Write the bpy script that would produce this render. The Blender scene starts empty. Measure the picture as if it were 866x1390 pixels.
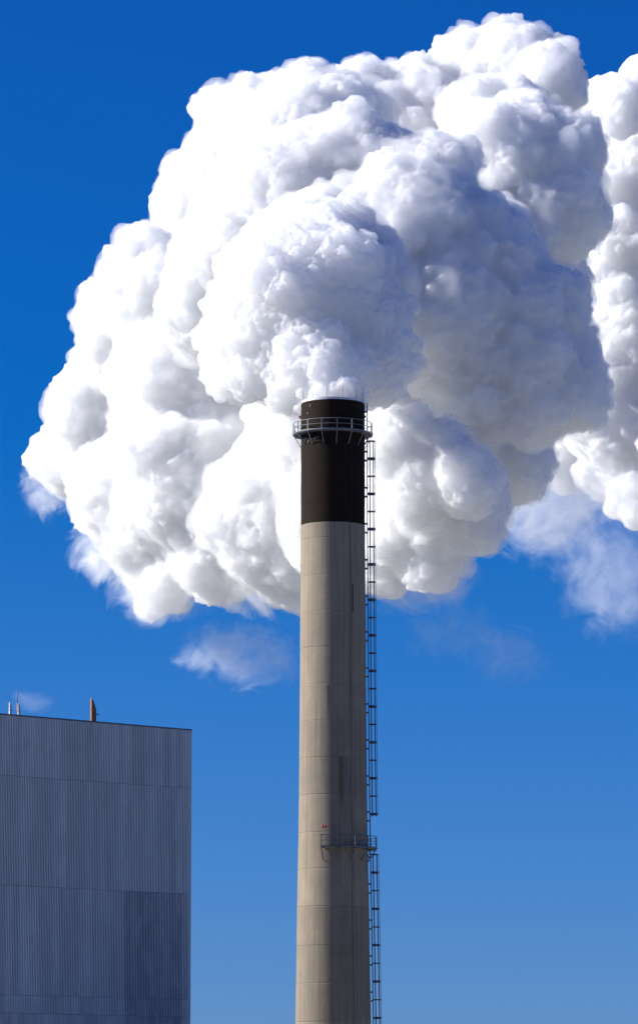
import bpy, bmesh, math, random
import numpy as np
from mathutils import Vector, Matrix

S = bpy.context.scene
C = S.collection
R = math.radians
rng = random.Random(7)

# ------------------------------------------------------------------ camera
F, CX, CY, HZ = 5600.0, 433.0, 695.0, 1535.0      # long lens, looking up 8.5 degrees
TILT = math.atan((HZ - CY) / F)
EYE = Vector((0.0, 0.0, 1.7))
cam = bpy.data.cameras.new("camera")
cam.sensor_fit = 'VERTICAL'
cam.angle = 2 * math.atan(1390 / 2 / F)
cam.clip_start, cam.clip_end = 1.0, 30000.0
cam_o = bpy.data.objects.new("camera", cam)
cam_o.location = EYE
cam_o.rotation_euler = (R(90) + TILT, 0, 0)
C.objects.link(cam_o)
S.camera = cam_o

# ------------------------------------------------------------------ light
SUN_EL, SUN_AZ = R(30.0), R(-85.0)                 # azimuth from +Y, clockwise
world = bpy.data.worlds.new("World")
S.world = world
world.use_nodes = True
wn = world.node_tree
bg = wn.nodes['Background']
sky = wn.nodes.new('ShaderNodeTexSky')
sky.sky_type = 'NISHITA'
sky.sun_disc = False
sky.sun_elevation, sky.sun_rotation = SUN_EL, SUN_AZ
sky.altitude = 1500
sky.air_density, sky.dust_density, sky.ozone_density = 1.0, 0.0, 3.0
sep_ = wn.nodes.new('ShaderNodeSeparateColor')
cmb = wn.nodes.new('ShaderNodeCombineColor')
wn.links.new(sky.outputs[0], sep_.inputs[0])


def _wm(op, x, v):
    n = wn.nodes.new('ShaderNodeMath'); n.operation = op
    wn.links.new(x, n.inputs[0]); n.inputs[1].default_value = v
    return n.outputs[0]


# a polarised, saturated sky: the same grade over the whole dome
wn.links.new(_wm('ADD', _wm('MULTIPLY', _wm('MAXIMUM', _wm('SUBTRACT', sep_.outputs[0], 2.0), 0.0), 0.235), 0.03), cmb.inputs[0])
wn.links.new(_wm('MULTIPLY', _wm('POWER', sep_.outputs[1], 1.03), 0.285), cmb.inputs[1])
wn.links.new(_wm('MULTIPLY', _wm('POWER', sep_.outputs[2], 0.73), 1.086), cmb.inputs[2])
wn.links.new(cmb.outputs[0], bg.inputs['Color'])
bg.inputs['Strength'].default_value = 0.091

sun = bpy.data.lights.new("sun", 'SUN')
sun.energy, sun.angle, sun.color = 5.0, R(0.53), (1.0, 0.975, 0.945)
sun_o = bpy.data.objects.new("sun", sun)
C.objects.link(sun_o)
SUN_DIR = Vector((math.sin(SUN_AZ) * math.cos(SUN_EL), math.cos(SUN_AZ) * math.cos(SUN_EL), math.sin(SUN_EL)))
sun_o.rotation_euler = SUN_DIR.to_track_quat('Z', 'Y').to_euler()

S.view_settings.view_transform = 'Standard'
S.view_settings.look = 'None'
S.view_settings.exposure = 0.68
cy = S.cycles
cy.max_bounces = 64
cy.diffuse_bounces = 4
cy.glossy_bounces = 2
cy.volume_bounces = 24
cy.transparent_max_bounces = 64
cy.use_denoising = True
cy.use_adaptive_sampling = True
cy.adaptive_threshold = 0.03
cy.sample_clamp_indirect = 8.0
S.render.film_transparent = False


# ------------------------------------------------------------------ helpers
def ray(px, py):
    a, b = (px - CX) / F, (CY - py) / F
    st, ct = math.sin(TILT), math.cos(TILT)
    return Vector((a, ct - b * st, st + b * ct))


def P(px, py, D):
    """The point at depth y = D that stands behind a spot of the photograph."""
    r = ray(px, py)
    return EYE + r * (D / r.y)


def size(r_px, py, D):
    return r_px * D / ray(CX, py).y / F


def tag(o, label=None, cat=None, group=None, kind=None):
    for k, v in (("label", label), ("category", cat), ("group", group), ("kind", kind)):
        if v:
            o[k] = v
    return o


def link(o, parent=None):
    C.objects.link(o)
    if parent is not None:
        o.parent = parent
    return o


def empty(name, loc, rotz=0.0):
    o = bpy.data.objects.new(name, None)
    o.location = loc
    o.rotation_euler = (0, 0, rotz)
    o.empty_display_size = 0.5
    return link(o)


def mesh_np(name, v, f):
    me = bpy.data.meshes.new(name)
    v = np.asarray(v, dtype=np.float32)
    f = np.asarray(f, dtype=np.int32)
    n, k = f.shape
    me.vertices.add(len(v)); me.vertices.foreach_set("co", v.ravel())
    me.loops.add(n * k); me.loops.foreach_set("vertex_index", f.ravel())
    me.polygons.add(n)
    me.polygons.foreach_set("loop_start", np.arange(0, n * k, k, dtype=np.int32))
    me.update(calc_edges=True)
    return me


def tube(bm, pts, r, n=6, closed=False):
    """A round bar swept along points."""
    pts = [Vector(p) for p in pts]
    rings = []
    for i, p in enumerate(pts):
        a = pts[i - 1] if (i or closed) else p
        b = pts[(i + 1) % len(pts)] if (i + 1 < len(pts) or closed) else p
        t = (b - a).normalized()
        up = Vector((0, 0, 1)) if abs(t.z) < 0.9 else Vector((1, 0, 0))
        u = t.cross(up).normalized(); w = u.cross(t).normalized()
        rings.append([bm.verts.new(p + (u * math.cos(k * 2 * math.pi / n) + w * math.sin(k * 2 * math.pi / n)) * r) for k in range(n)])
    m = len(rings)
    for i in range(m if closed else m - 1):
        q, s_ = rings[i], rings[(i + 1) % m]
        for k in range(n):
            bm.faces.new((q[k], q[(k + 1) % n], s_[(k + 1) % n], s_[k]))
    if not closed:
        bm.faces.new(list(reversed(rings[0]))); bm.faces.new(rings[-1])


def bar(bm, a, b, w, h, side=None):
    """A flat bar from a to b, w wide along `side` and h thick across it."""
    a, b = Vector(a), Vector(b)
    t = (b - a).normalized()
    s_ = Vector(side) if side is not None else (Vector((0, 0, 1)) if abs(t.z) < 0.9 else Vector((1, 0, 0)))
    s_ = (s_ - t * s_.dot(t)).normalized()
    u = t.cross(s_).normalized()
    v = []
    for p in (a, b):
        for i, j in ((-1, -1), (1, -1), (1, 1), (-1, 1)):
            v.append(bm.verts.new(p + s_ * (w / 2 * i) + u * (h / 2 * j)))
    for f in ((3, 2, 1, 0), (4, 5, 6, 7), (0, 1, 5, 4), (1, 2, 6, 5), (2, 3, 7, 6), (3, 0, 4, 7)):
        bm.faces.new([v[k] for k in f])


def box(bm, x0, y0, z0, x1, y1, z1):
    v = [bm.verts.new(p) for p in ((x0, y0, z0), (x1, y0, z0), (x1, y1, z0), (x0, y1, z0),
                                   (x0, y0, z1), (x1, y0, z1), (x1, y1, z1), (x0, y1, z1))]
    for f in ((3, 2, 1, 0), (4, 5, 6, 7), (0, 1, 5, 4), (1, 2, 6, 5), (2, 3, 7, 6), (3, 0, 4, 7)):
        bm.faces.new([v[k] for k in f])


def make(name, bm, mat, parent=None, smooth=False, loc=None):
    me = bpy.data.meshes.new(name)
    bmesh.ops.recalc_face_normals(bm, faces=bm.faces)
    bm.to_mesh(me); bm.free()
    if smooth:
        me.polygons.foreach_set("use_smooth", np.ones(len(me.polygons), dtype=bool))
    me.materials.append(mat)
    o = bpy.data.objects.new(name, me)
    if loc is not None:
        o.location = loc
    return link(o, parent)


def again(src, parent, loc=(0, 0, 0), rotz=0.0):
    o = src.copy()
    C.objects.link(o)
    o.parent = parent; o.location = loc; o.rotation_euler = (0, 0, rotz)
    return o


# ------------------------------------------------------------------ materials
def material(name, color, rough=0.6, metal=0.0):
    m = bpy.data.materials.new(name); m.use_nodes = True
    b = m.node_tree.nodes['Principled BSDF']
    b.inputs['Base Color'].default_value = (*color, 1)
    b.inputs['Roughness'].default_value = rough
    b.inputs['Metallic'].default_value = metal
    return m


class G:
    """Short hand for wiring shader nodes."""
    def __init__(s, m):
        s.m, s.t = m, m.node_tree
        s.b = s.t.nodes['Principled BSDF']

    def n(s, kind, **kw):
        x = s.t.nodes.new(kind)
        for k, v in kw.items():
            if isinstance(x, bpy.types.Node) and k in x.bl_rna.properties:
                setattr(x, k, v)
            else:
                x.inputs[k.replace('_', ' ')].default_value = v
        return x

    def l(s, a, b):
        s.t.links.new(a, b)

    def noise(s, vec, scale, detail=4.0, rough=0.55):
        x = s.n('ShaderNodeTexNoise', Scale=scale, Detail=detail, Roughness=rough)
        s.l(vec, x.inputs['Vector'])
        return x.outputs['Fac']

    def scaled(s, vec, v):
        x = s.n('ShaderNodeVectorMath', operation='MULTIPLY')
        s.l(vec, x.inputs[0]); x.inputs[1].default_value = v
        return x.outputs[0]

    def rng(s, f, a, b, c, d):
        x = s.n('ShaderNodeMapRange')
        s.l(f, x.inputs[0])
        for i, q in enumerate((a, b, c, d)):
            x.inputs[i + 1].default_value = q
        return x.outputs[0]

    def math(s, op, a, b):
        x = s.n('ShaderNodeMath', operation=op)
        for i, q in enumerate((a, b)):
            if isinstance(q, (int, float)):
                x.inputs[i].default_value = q
            else:
                s.l(q, x.inputs[i])
        return x.outputs[0]

    def mix(s, f, a, b, mode='MIX'):
        x = s.n('ShaderNodeMix', data_type='RGBA', blend_type=mode)
        for i, q in ((0, f), (6, a), (7, b)):
            if isinstance(q, (int, float)):
                x.inputs[i].default_value = q
            elif isinstance(q, tuple):
                x.inputs[i].default_value = (*q, 1)
            else:
                s.l(q, x.inputs[i])
        return x.outputs[2]

    def gray(s, f):
        x = s.n('ShaderNodeCombineColor')
        for i in range(3):
            s.l(f, x.inputs[i])
        return x.outputs[0]

    def bump(s, h, strength, dist):
        x = s.n('ShaderNodeBump', Strength=strength, Distance=dist)
        s.l(h, x.inputs['Height']); s.l(x.outputs[0], s.b.inputs['Normal'])


def concrete_material(name, base, dark, streak, tint):
    m = material(name, base, 0.85)
    g = G(m)
    co = g.n('ShaderNodeTexCoord').outputs['Object']
    rnd_ = g.n('ShaderNodeObjectInfo').outputs['Random']
    blot = g.rng(g.noise(co, 0.55, 6, 0.65), 0.3, 0.72, 0.0, 1.0)
    run = g.rng(g.noise(g.scaled(co, (2.6, 2.6, 0.10)), 1.0, 5, 0.6), 0.42, 0.72, 0.0, 1.0)
    fine = g.noise(co, 7.0, 4, 0.6)
    c = g.mix(g.math('MULTIPLY', blot, 0.55), base, dark)
    c = g.mix(g.math('MULTIPLY', run, streak), c, dark)
    c = g.mix(1.0, c, g.gray(g.rng(fine, 0.2, 0.8, 0.84, 1.12)), 'MULTIPLY')
    c = g.mix(1.0, c, g.gray(g.rng(rnd_, 0, 1, 1 - tint, 1 + tint)), 'MULTIPLY')
    # shutter boards: faint upright marks round the shaft
    sep = g.n('ShaderNodeSeparateXYZ'); g.l(co, sep.inputs[0])
    ang = g.math('ARCTAN2', sep.outputs[0], sep.outputs[1])
    saw = g.math('PINGPONG', g.math('MULTIPLY', g.math('ADD', ang, 4.0), 36 / (2 * math.pi)), 0.5)
    line = g.rng(saw, 0.0, 0.07, 0.78, 1.0)
    c = g.mix(1.0, c, g.gray(line), 'MULTIPLY')
    return m, g, c, co, sep, ang, fine


def finish(g, c, fine, strength=0.35):
    g.l(c, g.b.inputs['Base Color'])
    g.bump(fine, strength, 0.03)


M_concrete, g, c, co, sep, ang, fine = concrete_material("weathered_concrete", (0.285, 0.228, 0.155), (0.165, 0.135, 0.10), 0.7, 0.10)
# a rust run below one joint, and darker seepage beside it
def run_stain(g, sep, ang, a0, w, z0, z1, amount, col, c, co):
    wob = g.math('MULTIPLY', g.math('SUBTRACT', g.noise(co, 1.4, 3), 0.5), 0.10)
    da = g.math('ABSOLUTE', g.math('SUBTRACT', g.math('ADD', ang, wob), a0), 0.0)
    f1 = g.rng(da, w * 0.2, w, 1.0, 0.0)
    f2 = g.rng(sep.outputs[2], z0, z0 + 2.5, 0.0, 1.0)
    f3 = g.rng(sep.outputs[2], z1 - 0.25, z1, 1.0, 0.0)
    f = g.math('MULTIPLY', g.math('MULTIPLY', f1, f2), g.math('MULTIPLY', f3, amount))
    return g.mix(f, c, col)
ZC = lambda y: P(452, y, 448.0).z
# shader angle: atan2(x, y); the side towards the camera is at pi
c = run_stain(g, sep, ang, math.pi - 0.24, 0.10, ZC(1112), ZC(1029), 0.85, (0.10, 0.065, 0.02), c, co)
c = run_stain(g, sep, ang, math.pi - 0.40, 0.22, ZC(1130), ZC(1029), 0.45, (0.13, 0.115, 0.09), c, co)
c = run_stain(g, sep, ang, -math.pi + 0.14, 0.07, ZC(985), ZC(932), 0.75, (0.10, 0.085, 0.06), c, co)
c = run_stain(g, sep, ang, math.pi - 0.52, 0.16, ZC(1010), ZC(760), 0.35, (0.15, 0.13, 0.10), c, co)
finish(g, c, fine)
M_black, g, c, co, sep, ang, fine = concrete_material("black_paint", (0.019, 0.0105, 0.006), (0.007, 0.004, 0.003), 0.7, 0.10)
finish(g, c, fine)
g.b.inputs['Specular IOR Level'].default_value = 0.15

def metal_material(name, base, rough, metal, var=0.25, stain=None):
    m = material(name, base, rough, metal)
    g = G(m)
    co = g.n('ShaderNodeTexCoord').outputs['Object']
    v = g.noise(co, 2.2, 5, 0.65)
    c = g.mix(1.0, base, g.gray(g.rng(v, 0.25, 0.75, 1 - var, 1 + var)), 'MULTIPLY')
    if stain:
        c = g.mix(g.rng(g.noise(g.scaled(co, (3, 3, 0.6)), 2.0, 5, 0.7), 0.5, 0.75, 0.0, 0.8), c, stain)
    g.l(c, g.b.inputs['Base Color'])
    g.l(g.rng(v, 0.3, 0.7, rough - 0.12, rough + 0.12), g.b.inputs['Roughness'])
    return m

M_galv = metal_material("galvanised_steel", (0.16, 0.17, 0.19), 0.55, 0.35)
M_galv_shade = metal_material("shaded_galvanised_steel", (0.085, 0.095, 0.12), 0.6, 0.2)  # galvanised steel with the shade on ladder and lower platform put into its colour
M_steel = metal_material("dull_steel", (0.16, 0.17, 0.19), 0.6, 0.3)
M_rim = metal_material("bright_metal_crown", (0.62, 0.60, 0.58), 0.45, 0.3)
M_rust = metal_material("rusty_steel", (0.24, 0.12, 0.06), 0.75, 0.1, 0.3, (0.11, 0.05, 0.025))
M_white = metal_material("pale_metal", (0.70, 0.66, 0.62), 0.5, 0.1, 0.1)
M_cable = metal_material("grey_cable", (0.028, 0.027, 0.027), 0.7, 0.0)
M_red = material("red_glass", (0.45, 0.02, 0.015), 0.25)
M_coping = metal_material("dark_coping", (0.06, 0.075, 0.11), 0.5, 0.2, 0.15)

def sheet_material(name, base, blotch, amount):
    m = material(name, base, 0.5, 0.25)
    g = G(m)
    co = g.n('ShaderNodeNewGeometry').outputs['Position']
    rnd_ = g.n('ShaderNodeObjectInfo').outputs['Random']
    c = g.mix(1.0, base, g.gray(g.rng(rnd_, 0, 1, 0.86, 1.10)), 'MULTIPLY')
    st = g.rng(g.noise(g.scaled(co, (1.2, 1.2, 0.16)), 1.0, 6, 0.65), 0.35, 0.7, 0.9, 1.07)
    c = g.mix(1.0, c, g.gray(st), 'MULTIPLY')
    bl = g.rng(g.noise(g.scaled(co, (1.0, 1.0, 0.35)), 1.1, 4, 0.6), 0.5, 0.68, 0.0, amount)
    c = g.mix(bl, c, blotch)
    g.l(c, g.b.inputs['Base Color'])
    return m

M_sheet = sheet_material("cladding_sheet", (0.47, 0.505, 0.52), (0.39, 0.41, 0.42), 0.5)
M_sheet_old = sheet_material("worn_cladding_sheet", (0.31, 0.33, 0.365), (0.45, 0.45, 0.475), 0.8)
M_wall = metal_material("wall_panel", (0.22, 0.23, 0.26), 0.6, 0.1, 0.08)
M_corner = metal_material("corner_flashing", (0.38, 0.38, 0.38), 0.5, 0.2, 0.1)
M_ground = material("ground", (0.10, 0.10, 0.085), 0.95)
g = G(M_ground)
co = g.n('ShaderNodeNewGeometry').outputs['Position']
g.l(g.mix(g.rng(g.noise(co, 0.02, 6), 0.4, 0.6, 0, 1), (0.24, 0.24, 0.20), (0.36, 0.355, 0.34)), g.b.inputs['Base Color'])

# ------------------------------------------------------------------ ground
bm = bmesh.new()
bmesh.ops.create_grid(bm, x_segments=24, y_segments=24, size=12000)
tag(make("ground", bm, M_ground), kind="structure")

# ------------------------------------------------------------------ building clad in ribbed sheets
BD = 380.0
corner = P(259.6, 990, BD)
B_ANG = math.atan2(0.666, 0.745)
TOP = corner.z
building = empty("industrial_building", (corner.x, corner.y, 0), B_ANG)
tag(building, "grey-blue windowless industrial building clad in upright ribbed metal sheets, left of the chimney", "building")
LEN, DEP = 42.0, 34.0
bm = bmesh.new()
box(bm, -LEN, 0.06, 0.0, -0.05, DEP, TOP - 0.35)
make("wall", bm, M_wall, building)
bm = bmesh.new()
box(bm, -LEN - 0.02, 0.05, TOP - 0.347, -0.03, DEP + 0.02, TOP - 0.25)
roof = make("roof", bm, M_coping, building)
ROWS = [(TOP - 0.12, ZJ) for ZJ in ()]
zrow = [TOP - 0.10, P(259.6, 1070, BD).z, P(259.6, 1213.5, BD).z, P(259.6, 1357, BD).z, 12.0, 0.3]
SW, PITCH = 0.75, 0.1875


def sheet_bm(h):
    """One trapezoidal sheet: four ribs, its foot at z = 0."""
    b = bmesh.new()
    prof = []
    for k in range(4):
        x = k * PITCH
        prof += [(x + 0.004, 0.0), (x + 0.075, 0.0), (x + 0.088, -0.085), (x + 0.170, -0.085)]
    prof.append((SW - 0.006, 0.0))
    lo = [b.verts.new((x, y, 0.0)) for x, y in prof]
    hi = [b.verts.new((x, y, h)) for x, y in prof]
    for i in range(len(prof) - 1):
        b.faces.new((lo[i], lo[i + 1], hi[i + 1], hi[i]))
    return b


n_sheet = int(LEN / SW)
for r_, (zt, zb) in enumerate(zip(zrow[:-1], zrow[1:])):
    proto = proto_old = None
    for k in range(n_sheet):
        x = -0.32 - (k + 1) * SW
        old = r_ >= 2 and 1 <= k <= 9
        y = -0.02 + 0.006 * rng.random() + (0.004 if old else 0.0)
        if old:
            if proto_old is None:
                proto_old = make("cladding_sheet", sheet_bm(zt - zb - 0.03), M_sheet_old, building, loc=(x, y, zb))
                o = proto_old
            else:
                o = again(proto_old, building, (x, y, zb))
            o["label"] = "darker blotchy worn cladding sheet"
        elif proto is None:
            proto = make("cladding_sheet", sheet_bm(zt - zb - 0.03), M_sheet, building, loc=(x, y, zb))
        else:
            again(proto, building, (x, y, zb))
        if x < -31 and r_ > 2:
            break
for zj in zrow[1:-1]:
    bm = bmesh.new()
    box(bm, -LEN, -0.05, zj - 0.06, -0.3, 0.058, zj - 0.005)
    make("joint_flashing", bm, M_coping, building)
bm = bmesh.new()
box(bm, -0.32 - 13 * SW - 0.03, -0.035, 0.3, -0.32 - 13 * SW + 0.03, 0.0, zrow[1] - 0.07)
make("seam_cover", bm, M_coping, building)
bm = bmesh.new()
box(bm, -0.31, -0.085, 0.0, 0.02, 0.057, TOP - 0.13)
box(bm, -0.045, 0.06, 0.0, 0.02, 0.45, TOP - 0.13)
make("corner_flashing", bm, M_corner, building)
bm = bmesh.new()
box(bm, -LEN - 0.1, -0.13, TOP - 0.115, 0.06, 0.36, TOP)
make("coping", bm, M_coping, building)
for (a, b_) in (((-0.30, 0.363), (0.057, DEP + 0.1)), ((-LEN - 0.1, 0.363), (-LEN + 0.25, DEP + 0.1)), ((-LEN + 0.253, DEP - 0.25), (-0.303, DEP + 0.1))):
    bm = bmesh.new()
    box(bm, a[0], a[1], TOP - 0.4, b_[0], b_[1], TOP - 0.003)
    make("coping", bm, M_coping, building)


def on_roof(px, back):
    """Where the column px of the photograph stands over the line `back` metres behind the facade."""
    r = ray(px, 960)
    n = Vector((-math.sin(B_ANG), math.cos(B_ANG)))
    p0 = Vector((corner.x, corner.y)) + n * back
    d = Vector((r.x, r.y))
    t = (p0 - Vector((EYE.x, EYE.y))).dot(n) / d.dot(n)
    return Vector((EYE.x, EYE.y)) + d * t


def pipe_bm(r, h, cut, dirx, diry, n=20, z0=0.0, wall=0.03):
    """A pipe whose mouth is cut on the slant, with a wall that has thickness."""
    b = bmesh.new()
    rings = []
    for rr, zz in ((r, None), (r, h), (r - wall, h), (r - wall, h - 1.2)):
        ring = []
        for k in range(n):
            a = 2 * math.pi * k / n
            x, y = math.cos(a), math.sin(a)
            z = z0 if zz is None else zz - cut * (1 + x * dirx + y * diry) / 2
            ring.append(b.verts.new((x * rr, y * rr, z)))
        rings.append(ring)
    for q, s_ in zip(rings[:-1], rings[1:]):
        for k in range(n):
            b.faces.new((q[k], q[(k + 1) % n], s_[(k + 1) % n], s_[k]))
    b.faces.new(rings[-1])
    return b


def roof_thing(name, px, ytop, back):
    xy = on_roof(px, back)
    zt = P(px, ytop, xy.y).z
    return empty(name, (xy.x, xy.y, TOP - 0.25)), zt - (TOP - 0.25), size(1.0, 960, xy.y)


t, h, u = roof_thing("exhaust_stack", 127.2, 947.5, 3.0)
tag(t, "rusty brown exhaust stack with a slanted curved mouth on the building roof", "exhaust stack")
make("pipe", pipe_bm(4.1 * u, h, 22 * u, 0.75, 0.66), M_rust, t, True)
bm = bmesh.new()
for zc in (0.36, 0.62):
    tube(bm, [(4.25 * u * math.cos(k * math.pi / 10), 4.25 * u * math.sin(k * math.pi / 10), h * zc) for k in range(20)], 0.02, 6, True)
make("band", bm, M_rust, t)
bm = bmesh.new()
tube(bm, [(3.6 * u, -0.1, h * 0.46), (6.2 * u, -0.1, h * 0.46)], 0.02)
bmesh.ops.create_uvsphere(bm, u_segments=8, v_segments=6, radius=1.2 * u, matrix=Matrix.Translation((6.4 * u, -0.1, h * 0.44)))
make("lamp_bracket", bm, M_cable, t)
bm = bmesh.new()
box(bm, -0.4, -0.4, 0.0, 0.4, 0.4, 0.16)
make("base_plate", bm, M_steel, t)

for px, yt, w in ((14.8, 953.5, 1.9), (26.6, 954.8, 1.9)):
    t, h, u = roof_thing("flue_pipe", px, yt, 2.5)
    tag(t, {14.8: "pale metal flue pipe nearest the left edge of the photo, left of the thin mast",
            26.6: "pale metal flue pipe just right of the thin mast on the roof"}[px], "flue pipe", "flue pipes on the building roof")
    make("pipe", pipe_bm(w * u, h, 5.0 * u, 0.9, 0.4), M_white, t, True)
    bm = bmesh.new()
    tube(bm, [((w * u + 0.02) * math.cos(k * math.pi / 8), (w * u + 0.02) * math.sin(k * math.pi / 8), h * 0.55) for k in range(16)], 0.015, 6, True)
    make("band", bm, M_galv, t)
    bm = bmesh.new()
    box(bm, -0.3, -0.3, 0.0, 0.3, 0.3, 0.12)
    make("base_plate", bm, M_steel, t)
t, h, u = roof_thing("antenna_mast", 24.0, 938, 2.5)
tag(t, "thin dark upright mast between the two pale flues on the roof", "mast")
bm = bmesh.new()
tube(bm, [(0, 0, 0), (0, 0, h * 0.62)], 0.055, 8)
make("pole", bm, M_steel, t, True)
bm = bmesh.new()
tube(bm, [(0, 0, h * 0.62), (0, 0, h)], 0.035, 8)
make("whip", bm, M_steel, t, True)
bm = bmesh.new()
box(bm, -0.2, -0.2, 0.0, 0.2, 0.2, 0.08)
make("base_plate", bm, M_steel, t)

# ------------------------------------------------------------------ chimney
CD = 448.0
base = P(452, 1000, CD)
chimney = empty("chimney", (base.x, CD, 0))
tag(chimney, "tall round concrete chimney with a black painted top, railed platforms and a caged ladder", "chimney")
_y = [547, 714, 860, 1000, 1080, 1150, 1232, 1285, 1390, 1556]
_r = [43.2, 43.5, 44.4, 45.3, 46.1, 47.1, 48.7, 49.5, 51.2, 54.0]
_z = [P(452, y, CD).z for y in _y]
_rm = [size(r, y, CD) for r, y in zip(_r, _y)]


def rad(z):
    return float(np.interp(z, _z[::-1], _rm[::-1]))


def pol(a, r, z):
    """Round the shaft: a = 0 towards the camera, growing to the right."""
    return (r * math.sin(a), -r * math.cos(a), z)


def lift_bm(z0, z1, d, n=96, cap=False, groove=0.05):
    b = bmesh.new()
    e = 0.06
    prof = [(rad(z0) - groove, z0), (rad(z0) + d, z0 + e)]
    for k in (1, 2):
        z = z0 + (z1 - z0) * k / 3
        prof.append((rad(z) + d, z))
    prof += [(rad(z1) + d, z1 - e), (rad(z1) - groove, z1)]
    if cap:
        prof += [(rad(z1) - 0.35, z1), (rad(z1) - 0.4, z0)]
    rings = [[b.verts.new(pol(2 * math.pi * k / n, r, z)) for k in range(n)] for r, z in prof]
    for i, (q, s_) in enumerate(zip(rings[:-1], rings[1:])):
        for k in range(n):
            f = b.faces.new((q[k], q[(k + 1) % n], s_[(k + 1) % n], s_[k])); f.smooth = True
    for i in (1, len(prof) - 2 if not cap else 4, 4):
        for k in range(n):
            e_ = b.edges.get((rings[i][k], rings[i][(k + 1) % n]))
            if e_:
                e_.smooth = False
    return b


lifts = [549, 588, 637, 686, 714, 735, 785, 834, 882, 932, 981, 1031, 1081, 1132, 1181, 1232, 1285, 1336, 1388, 1440, 1495, 1556.2]
for i, (a, b_) in enumerate(zip(lifts[:-1], lifts[1:])):
    z1, z0 = ZC(a), max(ZC(b_), 0.0)
    blk = a < 714
    o = make("painted_section" if blk else "concrete_section", lift_bm(z0, z1, rng.uniform(-0.012, 0.012), cap=(i == 0), groove=0.008 if blk else 0.03), M_black if blk else M_concrete, chimney)
ZT = ZC(549)
# bright crown round the mouth
bm = bmesh.new()
n = 96
prof = [(rad(ZT) - 0.02, ZT + 0.002), (rad(ZT) - 0.02, ZT + 0.26), (rad(ZT) - 0.10, ZT + 0.30), (rad(ZT) - 0.42, ZT + 0.26), (rad(ZT) - 0.42, ZT - 3.0)]
rings = [[bm.verts.new(pol(2 * math.pi * k / n, r, z)) for k in range(n)] for r, z in prof]
for q, s_ in zip(rings[:-1], rings[1:]):
    for k in range(n):
        bm.faces.new((q[k], q[(k + 1) % n], s_[(k + 1) % n], s_[k]))
crown = make("crown", bm, M_rim, chimney)
# lightning rods
bm = bmesh.new()
tube(bm, [(0, 0, 0), (0, 0, 1.0)], 0.030, 6); tube(bm, [(0, 0, 1.0), (0, 0, 1.75)], 0.014, 6)
rod = None
for k in range(12):
    a = R(-11.3 + 30 * k)
    p = pol(a, rad(ZT) - 0.12, ZT + 0.27)
    rod = make("lightning_rod", bm, M_steel, chimney, loc=p) if rod is None else again(rod, chimney, p)


def platform(label, y_deck, y_deck_ref, a0, a1, posts, width, full, tall, M_galv):
    zd = ZC(y_deck)
    r0, r1 = rad(zd) + 0.03, rad(zd) + width
    pf_bm = bmesh.new()
    n = 96 if full else 44
    A = [a0 + (a1 - a0) * k / n for k in range(n + (0 if full else 1))]
    for (ra, rb, za, zb) in ((r0, r1, zd - 0.10, zd),):
        rr = [[pf_bm.verts.new(pol(a, r, z)) for a in A] for r, z in ((ra, za), (rb, za), (rb, zb), (ra, zb))]
        m = len(A)
        for q in range(4):
            s_, t_ = rr[q], rr[(q + 1) % 4]
            for k in range(m if full else m - 1):
                pf_bm.faces.new((s_[k], s_[(k + 1) % m], t_[(k + 1) % m], t_[k]))
        if not full:
            pf_bm.faces.new([rr[q][0] for q in range(4)]); pf_bm.faces.new([rr[q][-1] for q in (3, 2, 1, 0)])
    pf = make("platform", pf_bm, M_steel, chimney)
    pf["label"] = label
    R1 = r1 + 0.03
    post = strut = None
    for a in posts:
        b = bmesh.new()
        p0, p1 = pol(0, R1, zd - 0.12), pol(0, R1, zd + tall)
        bar(b, p0, p1, 0.10, 0.07, (1, 0, 0))
        post = make("post", b, M_galv, pf) if post is None else post
        if post.rotation_euler[2] == 0 and a == posts[0]:
            post.rotation_euler = (0, 0, a)
        else:
            again(post, pf, (0, 0, 0), a)
            b.free() if b.is_valid else None
        b = bmesh.new()
        q = rad(zd - 1.45) + 0.02
        bar(b, pol(0, R1 - 0.04, zd - 0.16), pol(0, q, zd - 1.45), 0.08, 0.07, (1, 0, 0))
        bar(b, pol(0, r0, zd - 0.145), pol(0, R1 - 0.04, zd - 0.145), 0.08, 0.07, (1, 0, 0))
        if strut is None:
            strut = make("strut", b, M_galv, pf); strut.rotation_euler = (0, 0, a)
        else:
            again(strut, pf, (0, 0, 0), a)
            b.free()
    for zz, rr_, kind in ((tall, 0.042, "handrail"), (tall * 0.52, 0.034, "mid_rail")):
        b = bmesh.new()
        tube(b, [pol(a, R1 + 0.001, zd + zz) for a in A], rr_, 6, full)
        make(kind, b, M_galv, pf)
    b = bmesh.new()
    rr = [[b.verts.new(pol(a, r, z)) for a in A] for r, z in ((R1 + 0.040, zd - 0.02), (R1 + 0.052, zd - 0.02), (R1 + 0.052, zd + 0.09), (R1 + 0.040, zd + 0.09))]
    m = len(A)
    for q in range(4):
        s_, t_ = rr[q], rr[(q + 1) % 4]
        for k in range(m if full else m - 1):
            b.faces.new((s_[k], s_[(k + 1) % m], t_[(k + 1) % m], t_[k]))
    make("toe_board", b, M_galv, pf)
    if not full:
        for a in (a0, a1):
            b = bmesh.new()
            for zz in (tall, tall * 0.52):
                tube(b, [pol(a, r0 + 0.05, zd + zz), pol(a, R1, zd + zz)], 0.036)
            make("end_rail", b, M_galv, pf)
    return pf, zd, R1


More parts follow.
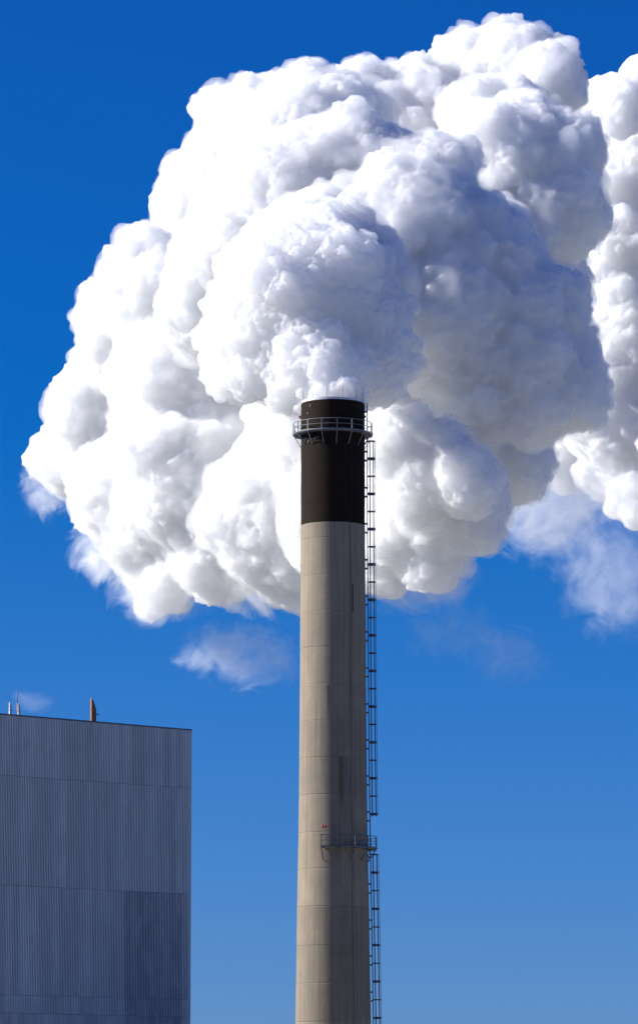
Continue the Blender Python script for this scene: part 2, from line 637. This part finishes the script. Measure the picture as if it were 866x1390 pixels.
up_posts = [R(6 + 22.5 * k) for k in range(16)]
upper, z_up, R_up = platform("upper railed platform running right round the black top", 590.5, 0, 0.0, 2 * math.pi, up_posts, 0.82, True, 1.18, M_galv)
lo_posts = [R(x) for x in (-16, 7, 30, 52, 75, 97, 120)]
lower, z_lo, R_lo = platform("lower platform round part of the concrete shaft", 1152, 0, R(-16.5), R(121), lo_posts, 0.96, False, 1.22, M_galv_shade)


def lamp(parent, a, r, z0, h, pair):
    b = bmesh.new()
    tube(b, [pol(a, r, z0), pol(a, r, z0 + h)], 0.03)
    if pair:
        x, y, z = pol(a, r, z0 + h)
        tube(b, [(x - 0.16, y, z), (x + 0.16, y, z)], 0.03)
    st = make("lamp_post", b, M_steel, parent)
    for dx in ((-0.15, 0.15) if pair else (0.0,)):
        x, y, z = pol(a, r, z0 + h)
        b = bmesh.new()
        bmesh.ops.create_uvsphere(b, u_segments=12, v_segments=8, radius=0.13, matrix=Matrix.Translation((x + dx, y, z + 0.15)) @ Matrix.Diagonal((1, 1, 1.25, 1)))
        make("red_lamp", b, M_red, parent, True)


lamp(lower, R(-12), R_lo + 0.0, z_lo + 1.22, 0.75, True)
b = bmesh.new()
tube(b, [pol(R(-88), rad(ZC(568)) - 0.02, ZC(568)), pol(R(-88), rad(ZC(568)) + 0.14, ZC(568))], 0.05)
make("lamp_bracket", b, M_steel, chimney)
b = bmesh.new()
bmesh.ops.create_uvsphere(b, u_segments=12, v_segments=8, radius=0.14, matrix=Matrix.Translation(pol(R(-88), rad(ZC(568)) + 0.14, ZC(566))))
make("red_lamp", b, M_red, chimney, True)
b = bmesh.new()
tube(b, [pol(R(86), rad(ZC(566)) - 0.02, ZC(566)), pol(R(86), rad(ZC(566)) + 0.14, ZC(566))], 0.14, 10)
make("lamp_bracket", b, M_steel, chimney)
# small ports and a cable on the black top
port = None
for a, y in ((-44, 556), (-50, 566), (-33, 600), (-30, 600), (-27, 600), (-49, 604)):
    z = ZC(y)
    b = bmesh.new()
    box(b, -0.14, -0.05, -0.11, 0.14, 0.05, 0.11)
    o = make("port_cover", b, M_cable, chimney, loc=pol(R(a), rad(z) + 0.03, z)); o.rotation_euler = (0, 0, R(a))
b = bmesh.new()
zz = [ZC(y) for y in range(600, 1557, 24)]
tube(b, [pol(R(32.5 + 0.8 * math.sin(z * 0.45)), rad(z) + 0.03, z) for z in zz], 0.02, 6)
make("earthing_cable", b, M_cable, chimney)
b = bmesh.new()
tube(b, [pol(R(37), rad(z) + 0.05, z) for z in [ZC(798 + 9 * k) for k in range(5)]], 0.04, 6)
make("conduit", b, M_cable, chimney)

# ladder on the right flank
def lx(z):
    return rad(z) + 0.27


def ladder(z0, z1, c0, c1, up, step=1.955):
    b = bmesh.new()
    zs = list(np.linspace(z0, z1, max(2, int((z1 - z0) / 3))))
    for s_ in (-0.27, 0.27):
        for q, w in zip(zs[:-1], zs[1:]):
            bar(b, (lx(q), s_, q), (lx(w), s_, w), 0.11, 0.06, (1, 0, 0))
    ld = make("ladder", b, M_galv_shade, chimney)
    b = bmesh.new()
    z = z0 + 0.2
    while z < z1 - 0.1:
        tube(b, [(lx(z), -0.27, z), (lx(z), 0.27, z)], 0.018, 5)
        z += 0.3
    tag(make("rungs", b, M_galv_shade, ld), kind="stuff")
    # cage
    def hoop_pt(a, z):
        return (lx(z) + 0.42 - 0.44 * math.cos(a), 0.40 * math.sin(a), z)
    A0 = R(42)
    arc = [A0 + (2 * math.pi - 2 * A0) * k / 14 for k in range(15)]
    k, z = 0, c1
    while z > c0 - 0.05:
        b = bmesh.new()
        th = 0.24 if k % 2 else 0.11
        pts = [hoop_pt(a, z) for a in arc]
        for q, w in zip(pts[:-1], pts[1:]):
            bar(b, q, w, th, 0.025, (0, 0, 1))
        for s_, q in ((-1, pts[-1]), (1, pts[0])):
            bar(b, (lx(z), 0.27 * s_, z), q, th * 0.8, 0.025, (0, 0, 1))
        make("cage_hoop", b, M_galv_shade, ld)
        z -= step; k += 1
    for a in [R(70), R(125), R(180), R(235), R(290)]:
        b = bmesh.new()
        for q, w in zip(np.linspace(c0, c1, 8)[:-1], np.linspace(c0, c1, 8)[1:]):
            n_ = Vector((-math.cos(a), math.sin(a), 0))
            bar(b, hoop_pt(a, q), hoop_pt(a, w), 0.10, 0.05, n_.cross(Vector((0, 0, 1))))
        make("cage_strap", b, M_galv_shade, ld)
    # pairs of stubs that hold it off the shaft
    y = 711.0
    for y in list(np.arange(711 - 2 * 48.9, 1560, 48.9)):
        for dy in (0, 12):
            z = ZC(y + dy)
            if z0 < z < z1:
                b = bmesh.new()
                for s_ in (-0.24, 0.24):
                    bar(b, (math.sqrt(rad(z) ** 2 - s_ ** 2) - 0.02, s_, z), (lx(z) + 0.02, s_, z), 0.15, 0.09, (0, 0, 1))
                make("stand_off", b, M_steel, ld)
    return ld


ladder(z_lo - 0.0 + 0.01, z_up - 0.25, ZC(1108), ZC(599), True)
ladder(1.0, z_lo - 0.3, 3.2, ZC(1160), True)
b = bmesh.new()
for s_ in (-0.27, 0.27):
    bar(b, (rad(ZC(560)) + 0.27, s_, z_up + 0.01), (rad(ZC(560)) + 0.27, s_, ZC(548)), 0.11, 0.06, (1, 0, 0))
for q in range(12):
    z = z_up + 0.3 + 0.27 * q
    tube(b, [(rad(ZC(560)) + 0.27, -0.27, z), (rad(ZC(560)) + 0.27, 0.27, z)], 0.018, 5)
bar(b, (rad(ZC(560)) - 0.02, 0.0, ZC(559)), (rad(ZC(560)) + 0.27, 0.0, ZC(559)), 0.12, 0.5, (0, 0, 1))
make("top_ladder", b, M_galv_shade, chimney)

# ------------------------------------------------------------------ steam
ICO = []
for _s in (2, 3):
    _b = bmesh.new()
    bmesh.ops.create_icosphere(_b, subdivisions=_s, radius=1.0)
    ICO.append((np.array([v.co[:] for v in _b.verts], dtype=np.float32), np.array([[v.index for v in f.verts] for f in _b.faces], dtype=np.int32)))
    _b.free()


def spheres_mesh(name, sph):
    sph = np.asarray(sph, dtype=np.float32)
    V, Fc, n0 = [], [], 0
    for (iv, if_), pick in zip(ICO, (sph[:, 3] < 2.2, sph[:, 3] >= 2.2)):
        q = sph[pick]
        V.append((iv[None] * q[:, None, 3:4] + q[:, None, :3]).reshape(-1, 3))
        Fc.append((if_[None] + (np.arange(len(q)) * len(iv))[:, None, None]).reshape(-1, 3) + n0)
        n0 += len(V[-1])
    return mesh_np(name, np.vstack(V), np.vstack(Fc))


def grow(base, gens, out, rnd):
    """Smaller billows that swell out of the larger ones; those buried inside others are dropped."""
    base = np.asarray(base, dtype=np.float64)
    everything, last = base, base
    for n, lo, hi in gens:
        new = []
        for (x, y, z, r) in last:
            d = rnd.normal(size=(n, 3)); d /= np.linalg.norm(d, axis=1)[:, None]
            rr = r * rnd.uniform(lo, hi, n)
            p = np.array([x, y, z]) + d * (r - rr * out)[:, None]
            dist = np.linalg.norm(p[:, None, :] - everything[None, :, :3], axis=2)
            buried = (dist + rr[:, None] * 0.9 < everything[None, :, 3]).any(axis=1)
            new.append(np.column_stack([p, rr])[~buried])
        last = np.vstack(new)
        everything = np.vstack([everything, last])
    return everything


def billow_group(scale, detail, rough, amp, seed, gain=1.0):
    """Geometry nodes: swell along the normal by an inverted ridged fractal - round heads, sharp creases."""
    g = bpy.data.node_groups.new("billow", 'GeometryNodeTree')
    g.interface.new_socket("Geometry", in_out='INPUT', socket_type='NodeSocketGeometry')
    g.interface.new_socket("Geometry", in_out='OUTPUT', socket_type='NodeSocketGeometry')
    N, L = g.nodes, g.links

    def nd(t, op=None, **kw):
        x = N.new(t)
        if op:
            x.operation = op
        return x
    gi, go = N.new('NodeGroupInput'), N.new('NodeGroupOutput')
    pos, nor = N.new('GeometryNodeInputPosition'), N.new('GeometryNodeInputNormal')
    off = nd('ShaderNodeVectorMath', 'ADD'); off.inputs[1].default_value = (seed * 13.7, seed * 7.1, seed * 3.3)
    L.new(pos.outputs[0], off.inputs[0])
    # swirl the pattern a little so the heads are not all round
    wz = N.new('ShaderNodeTexNoise'); wz.inputs['Scale'].default_value = scale * 0.6; wz.inputs['Detail'].default_value = 2.0
    L.new(off.outputs[0], wz.inputs['Vector'])
    ctr = nd('ShaderNodeVectorMath', 'SUBTRACT'); ctr.inputs[1].default_value = (0.5, 0.5, 0.5)
    L.new(wz.outputs['Color'], ctr.inputs[0])
    wrp = nd('ShaderNodeVectorMath', 'MULTIPLY_ADD'); wrp.inputs[1].default_value = (0.9 / scale,) * 3
    L.new(ctr.outputs[0], wrp.inputs[0]); L.new(off.outputs[0], wrp.inputs[2])
    nz = N.new('ShaderNodeTexNoise'); nz.noise_type = 'RIDGED_MULTIFRACTAL'; nz.normalize = False
    nz.inputs['Scale'].default_value = scale; nz.inputs['Detail'].default_value = detail
    nz.inputs['Roughness'].default_value = rough; nz.inputs['Lacunarity'].default_value = 2.1
    nz.inputs['Offset'].default_value = 1.0; nz.inputs['Gain'].default_value = gain
    L.new(wrp.outputs[0], nz.inputs['Vector'])
    sb = nd('ShaderNodeMath', 'SUBTRACT'); sb.inputs[0].default_value = 0.9
    L.new(nz.outputs['Fac'], sb.inputs[1])
    # calm patches between lively ones
    n2 = N.new('ShaderNodeTexNoise'); n2.inputs['Scale'].default_value = scale * 0.3
    L.new(off.outputs[0], n2.inputs['Vector'])
    mr = N.new('ShaderNodeMapRange')
    for i, v in enumerate((0.35, 0.65, amp * 0.5, amp * 1.2)):
        mr.inputs[i + 1].default_value = v
    L.new(n2.outputs['Fac'], mr.inputs[0])
    am = nd('ShaderNodeMath', 'MULTIPLY')
    L.new(sb.outputs[0], am.inputs[0]); L.new(mr.outputs[0], am.inputs[1])
    sc = nd('ShaderNodeVectorMath', 'SCALE')
    L.new(nor.outputs[0], sc.inputs[0]); L.new(am.outputs[0], sc.inputs['Scale'])
    sp = N.new('GeometryNodeSetPosition')
    L.new(gi.outputs[0], sp.inputs['Geometry']); L.new(sc.outputs[0], sp.inputs['Offset'])
    L.new(sp.outputs[0], go.inputs[0])
    return g


def steam_mesh(name, sph, voxel, octaves, smooth=4):
    me = spheres_mesh(name, sph)
    o = bpy.data.objects.new(name, me)
    C.objects.link(o)
    m = o.modifiers.new("remesh", 'REMESH'); m.mode = 'VOXEL'; m.voxel_size = voxel
    m = o.modifiers.new("smooth", 'SMOOTH'); m.factor = 0.5; m.iterations = smooth
    groups = [billow_group(*q) for q in octaves]
    for g in groups:
        m = o.modifiers.new("billow", 'NODES'); m.node_group = g
    m = o.modifiers.new("clean", 'REMESH'); m.mode = 'VOXEL'; m.voxel_size = voxel * 0.95
    dg = bpy.context.evaluated_depsgraph_get()
    out = bpy.data.meshes.new_from_object(o.evaluated_get(dg))
    out.name = name
    bpy.data.objects.remove(o); bpy.data.meshes.remove(me)
    for g in groups:
        bpy.data.node_groups.remove(g)
    out.polygons.foreach_set("use_smooth", np.ones(len(out.polygons), dtype=bool))
    return out


def steam_material(name, density, film):
    m = bpy.data.materials.new(name); m.use_nodes = True
    nt = m.node_tree
    for n in list(nt.nodes):
        nt.nodes.remove(n)
    out = nt.nodes.new('ShaderNodeOutputMaterial')
    tr = nt.nodes.new('ShaderNodeBsdfTransparent')
    df = nt.nodes.new('ShaderNodeBsdfDiffuse'); df.inputs['Color'].default_value = (0.9, 0.9, 0.9, 1)
    geo = nt.nodes.new('ShaderNodeNewGeometry')
    nz = nt.nodes.new('ShaderNodeTexNoise'); nz.noise_type = 'RIDGED_MULTIFRACTAL'
    nz.inputs['Scale'].default_value = 1.1; nz.inputs['Detail'].default_value = 4.0; nz.inputs['Distortion'].default_value = 0.6
    nt.links.new(geo.outputs['Position'], nz.inputs['Vector'])
    bp = nt.nodes.new('ShaderNodeBump'); bp.invert = True
    bp.inputs['Strength'].default_value = 0.8; bp.inputs['Distance'].default_value = 0.22
    nt.links.new(nz.outputs['Fac'], bp.inputs['Height']); nt.links.new(bp.outputs[0], df.inputs['Normal'])
    mx = nt.nodes.new('ShaderNodeMixShader'); mx.inputs[0].default_value = film
    nt.links.new(tr.outputs[0], mx.inputs[1]); nt.links.new(df.outputs[0], mx.inputs[2])
    nt.links.new(mx.outputs[0], out.inputs['Surface'])
    vs = nt.nodes.new('ShaderNodeVolumeScatter')
    vs.inputs['Color'].default_value = (0.995, 0.995, 0.995, 1)
    vs.inputs['Density'].default_value = density
    vs.inputs['Anisotropy'].default_value = 0.35
    nt.links.new(vs.outputs[0], out.inputs['Volume'])
    return m


def puffs(rows):
    return [(*P(x, y, D), size(r, y, D)) for (x, y, r, D) in rows]


NEAR = [  # the youngest billow: it swells at once into a wide dome over the mouth
    (452, 545, 40, 449), (448, 515, 60, 452), (408, 424, 128, 460), (472, 440, 90, 460), (345, 455, 76, 460),
    (372, 500, 50, 457), (330, 492, 52, 459), (505, 495, 56, 457), (440, 345, 64, 463), (525, 465, 36, 459),
    (425, 490, 66, 454), (395, 530, 30, 453)]
MID = [  # the older billows behind it
    (420, 385, 116, 487), (330, 350, 95, 488), (290, 420, 75, 486), (400, 260, 88, 492), (470, 215, 68, 494),
    (330, 280, 60, 492), (520, 230, 62, 492), (590, 235, 55, 490), (560, 320, 110, 488), (650, 350, 80, 488),
    (600, 430, 110, 486), (690, 430, 85, 488), (740, 420, 58, 490), (700, 500, 85, 488), (765, 525, 62, 490),
    (720, 545, 58, 488), (640, 520, 62, 486), (600, 490, 60, 486), (775, 480, 38, 490), (625, 215, 30, 491), (792, 540, 38, 490), (768, 405, 36, 490),
    (660, 570, 34, 488), (450, 400, 110, 470), (480, 380, 140, 505), (570, 400, 130, 512), (400, 420, 110, 505), (640, 440, 110, 512),
    (430, 380, 150, 525), (600, 380, 150, 530),
    (540, 605, 56, 478), (596, 615, 46, 477), (508, 592, 38, 480), (575, 655, 60, 478), (630, 650, 50, 474)]
FAR = [
    (420, 220, 118, 545), (335, 212, 78, 548), (268, 262, 52, 546), (295, 150, 34, 548), (300, 300, 88, 545), (370, 160, 62, 550), (250, 290, 40, 545),
    (230, 400, 90, 540), (180, 460, 75, 540), (150, 430, 45, 540), (130, 400, 22, 540), (150, 560, 76, 525),
    (250, 520, 105, 512), (100, 615, 52, 540), (62, 625, 26, 540), (180, 660, 85, 540), (280, 650, 118, 520),
    (200, 742, 50, 542), (228, 790, 36, 545), (205, 822, 20, 546), (300, 750, 66, 542), (390, 700, 110, 540), (390, 760, 60, 543),
    (480, 700, 100, 540), (560, 680, 95, 540), (620, 680, 70, 545), (520, 770, 40, 545), (590, 760, 42, 545),
    (680, 620, 70, 548), (600, 580, 90, 545), (560, 170, 85, 572), (640, 130, 82, 576), (705, 100, 68, 570),
    (748, 112, 50, 562), (700, 225, 92, 530), (765, 215, 58, 528), (742, 290, 78, 528), (795, 300, 34, 530),
    (640, 290, 90, 538), (500, 130, 48, 570), (680, 180, 80, 556), (440, 350, 150, 545), (600, 400, 150, 550), (740, 380, 60, 560),
    (450, 575, 110, 548), (670, 570, 60, 545)]
BANK = [
    (850, 160, 62, 620), (880, 250, 90, 622), (850, 330, 70, 620), (840, 400, 62, 618), (870, 480, 90, 620),
    (800, 480, 60, 615), (840, 580, 70, 618), (790, 590, 62, 612), (795, 430, 62, 612), (770, 530, 60, 612), (835, 640, 48, 614), (865, 670, 42, 616), (900, 600, 90, 620), (740, 610, 50, 610),
    (920, 140, 80, 625), (960, 350, 130, 630), (960, 520, 120, 630), (890, 680, 40, 620), (730, 592, 42, 610), (762, 632, 36, 610)]

def bulge(rows):
    out = []
    for x, y, r, D in rows:
        if y > 380:
            u = min(max((x - 35) / 445, 0.0), 1.0)
            v = min(max((x - 620) / 220, 0.0), 1.0)
            D = float(np.interp(x, (35, 150, 300, 480, 640, 720, 800), (566, 550, 533, 516, 506, 516, 548)))
            if y > 650 and x > 470:
                D = float(np.interp(x, (470, 560, 620, 800), (508, 492, 484, 520)))
        elif x < 460:
            D = 572 - 30 * min(max((x - 200) / 240, 0.0), 1.0)
        out.append((x, y, r, D))
    return out


FAR = bulge(FAR)
BANK = [(x, y, r, max(655 - 0.34 * (x - 740), 612 + 0.11 * r)) for x, y, r, D in BANK]
MID = [(x, y, r, D + 16 * max(0.0, (430 - x) / 160)) for x, y, r, D in MID]
rnd = np.random.default_rng(11)
OCT = [(0.17, 1.5, 0.5, 0.7, 1), (0.42, 3.0, 0.5, 0.75, 2), (1.05, 3.0, 0.6, 0.52, 3)]
OCT_YOUNG = [(0.24, 2.0, 0.5, 0.7, 5), (0.7, 3.0, 0.5, 0.55, 6), (1.8, 2.0, 0.6, 0.26, 7)]
OCT_VEIL = [(0.30, 3.0, 0.55, 1.5, 8), (0.9, 3.0, 0.6, 0.7, 9)]
GEN = [(20, 0.22, 0.5), (9, 0.25, 0.5)]
young = grow(puffs(NEAR), [(26, 0.18, 0.40), (14, 0.22, 0.45)], 0.42, rnd)
mid = grow(puffs(MID), GEN, 0.6, rnd)
far = grow(puffs(FAR), GEN, 0.58, rnd)
old = np.vstack([mid, far])
steam = steam_mesh("steam_plume", old, 0.255, OCT)
M_steam = steam_material("steam", 1.15, 0.21)
steam.materials.append(M_steam)
plume = link(bpy.data.objects.new("steam_plume", steam))
tag(plume, "huge white billowing steam plume rising from the mouth of the tall chimney", "steam plume")
ym = steam_mesh("young_billow", young, 0.17, OCT_YOUNG)
ym.materials.append(M_steam)
link(bpy.data.objects.new("young_billow", ym), plume)


def veil_material(name, density):
    m = bpy.data.materials.new(name); m.use_nodes = True
    nt = m.node_tree
    for n in list(nt.nodes):
        nt.nodes.remove(n)
    out = nt.nodes.new('ShaderNodeOutputMaterial')
    vs = nt.nodes.new('ShaderNodeVolumeScatter')
    vs.inputs['Color'].default_value = (0.995, 0.995, 0.995, 1)
    vs.inputs['Density'].default_value = density
    vs.inputs['Anisotropy'].default_value = 0.35
    nt.links.new(vs.outputs[0], out.inputs['Volume'])
    return m


# the thin vapour that frays off the billows
big = old[old[:, 3] > 1.2].copy()
big[:, 3] += 0.5
vm = steam_mesh("thin_vapour", big, 0.55, OCT_VEIL, 3)
vm.materials.append(veil_material("thin_vapour", 0.33))
tag(link(bpy.data.objects.new("thin_vapour", vm), plume), kind="stuff")
bank_m = steam_mesh("steam_bank", grow(puffs(BANK), GEN, 0.45, rnd), 0.4, OCT)
bank_m.materials.append(M_steam)
bank = link(bpy.data.objects.new("steam_cloud", bank_m))
tag(bank, "white drifted steam cloud behind the plume, cut off at the right edge of the photo", "cloud")


# ------------------------------------------------------------------ thin shreds of steam that hang below the plume
def wisp_material(name, density, lo, hi, seed):
    m = bpy.data.materials.new(name); m.use_nodes = True
    nt = m.node_tree
    for n in list(nt.nodes):
        nt.nodes.remove(n)
    N, L = nt.nodes, nt.links
    out = N.new('ShaderNodeOutputMaterial')
    geo, tc = N.new('ShaderNodeNewGeometry'), N.new('ShaderNodeTexCoord')
    off = N.new('ShaderNodeVectorMath'); off.operation = 'ADD'; off.inputs[1].default_value = (seed * 9.1, seed * 4.7, seed * 2.9)
    L.new(geo.outputs['Position'], off.inputs[0])
    nz = N.new('ShaderNodeTexNoise'); nz.inputs['Scale'].default_value = 0.17; nz.inputs['Detail'].default_value = 9.0
    nz.inputs['Roughness'].default_value = 0.72; nz.inputs['Distortion'].default_value = 1.6
    L.new(off.outputs[0], nz.inputs['Vector'])
    ln = N.new('ShaderNodeVectorMath'); ln.operation = 'LENGTH'
    L.new(tc.outputs['Object'], ln.inputs[0])
    fall = N.new('ShaderNodeMapRange'); fall.interpolation_type = 'SMOOTHSTEP'
    for i, v in enumerate((0.30, 1.0, 0.05, -0.30)):
        fall.inputs[i + 1].default_value = v
    L.new(ln.outputs['Value'], fall.inputs[0])
    ad = N.new('ShaderNodeMath'); L.new(nz.outputs['Fac'], ad.inputs[0]); L.new(fall.outputs[0], ad.inputs[1])
    mr = N.new('ShaderNodeMapRange')
    for i, v in enumerate((lo, hi, 0.0, density)):
        mr.inputs[i + 1].default_value = v
    L.new(ad.outputs[0], mr.inputs[0])
    vs = N.new('ShaderNodeVolumeScatter'); vs.inputs['Color'].default_value = (0.995, 0.995, 0.995, 1)
    vs.inputs['Anisotropy'].default_value = 0.2
    L.new(mr.outputs[0], vs.inputs['Density'])
    L.new(vs.outputs[0], out.inputs['Volume'])
    return m


WISPS = [  # px, py, half width, half height, depth, density
    (165, 745, 125, 100, 548, 0.50), (225, 800, 130, 90, 540, 0.30), (325, 888, 150, 80, 544, 0.17), (360, 800, 130, 75, 528, 0.45),
    (560, 780, 150, 95, 505, 0.35), (735, 680, 175, 140, 560, 0.22), (835, 770, 145, 180, 575, 0.09), (830, 660, 100, 80, 600, 0.3),
    (690, 890, 105, 75, 550, 0.06), (45, 955, 65, 32, 560, 0.07), (620, 860, 130, 75, 520, 0.05),
    (70, 660, 75, 80, 568, 0.30)]
S.cycles.volume_step_rate = 0.9
for k, (x, y, rx, ry, D, den) in enumerate(WISPS):
    b = bmesh.new()
    bmesh.ops.create_icosphere(b, subdivisions=3, radius=1.0)
    o = make("steam_wisp", b, wisp_material("wisp", den, 0.45, 0.72, k + 1), None, True, P(x, y, D))
    o.scale = (size(rx, y, D), size((rx + ry) / 2.6, y, D), size(ry, y, D))
    o.rotation_euler = (0, R(rng.uniform(-14, 14)), 0)
    tag(o, kind="stuff")
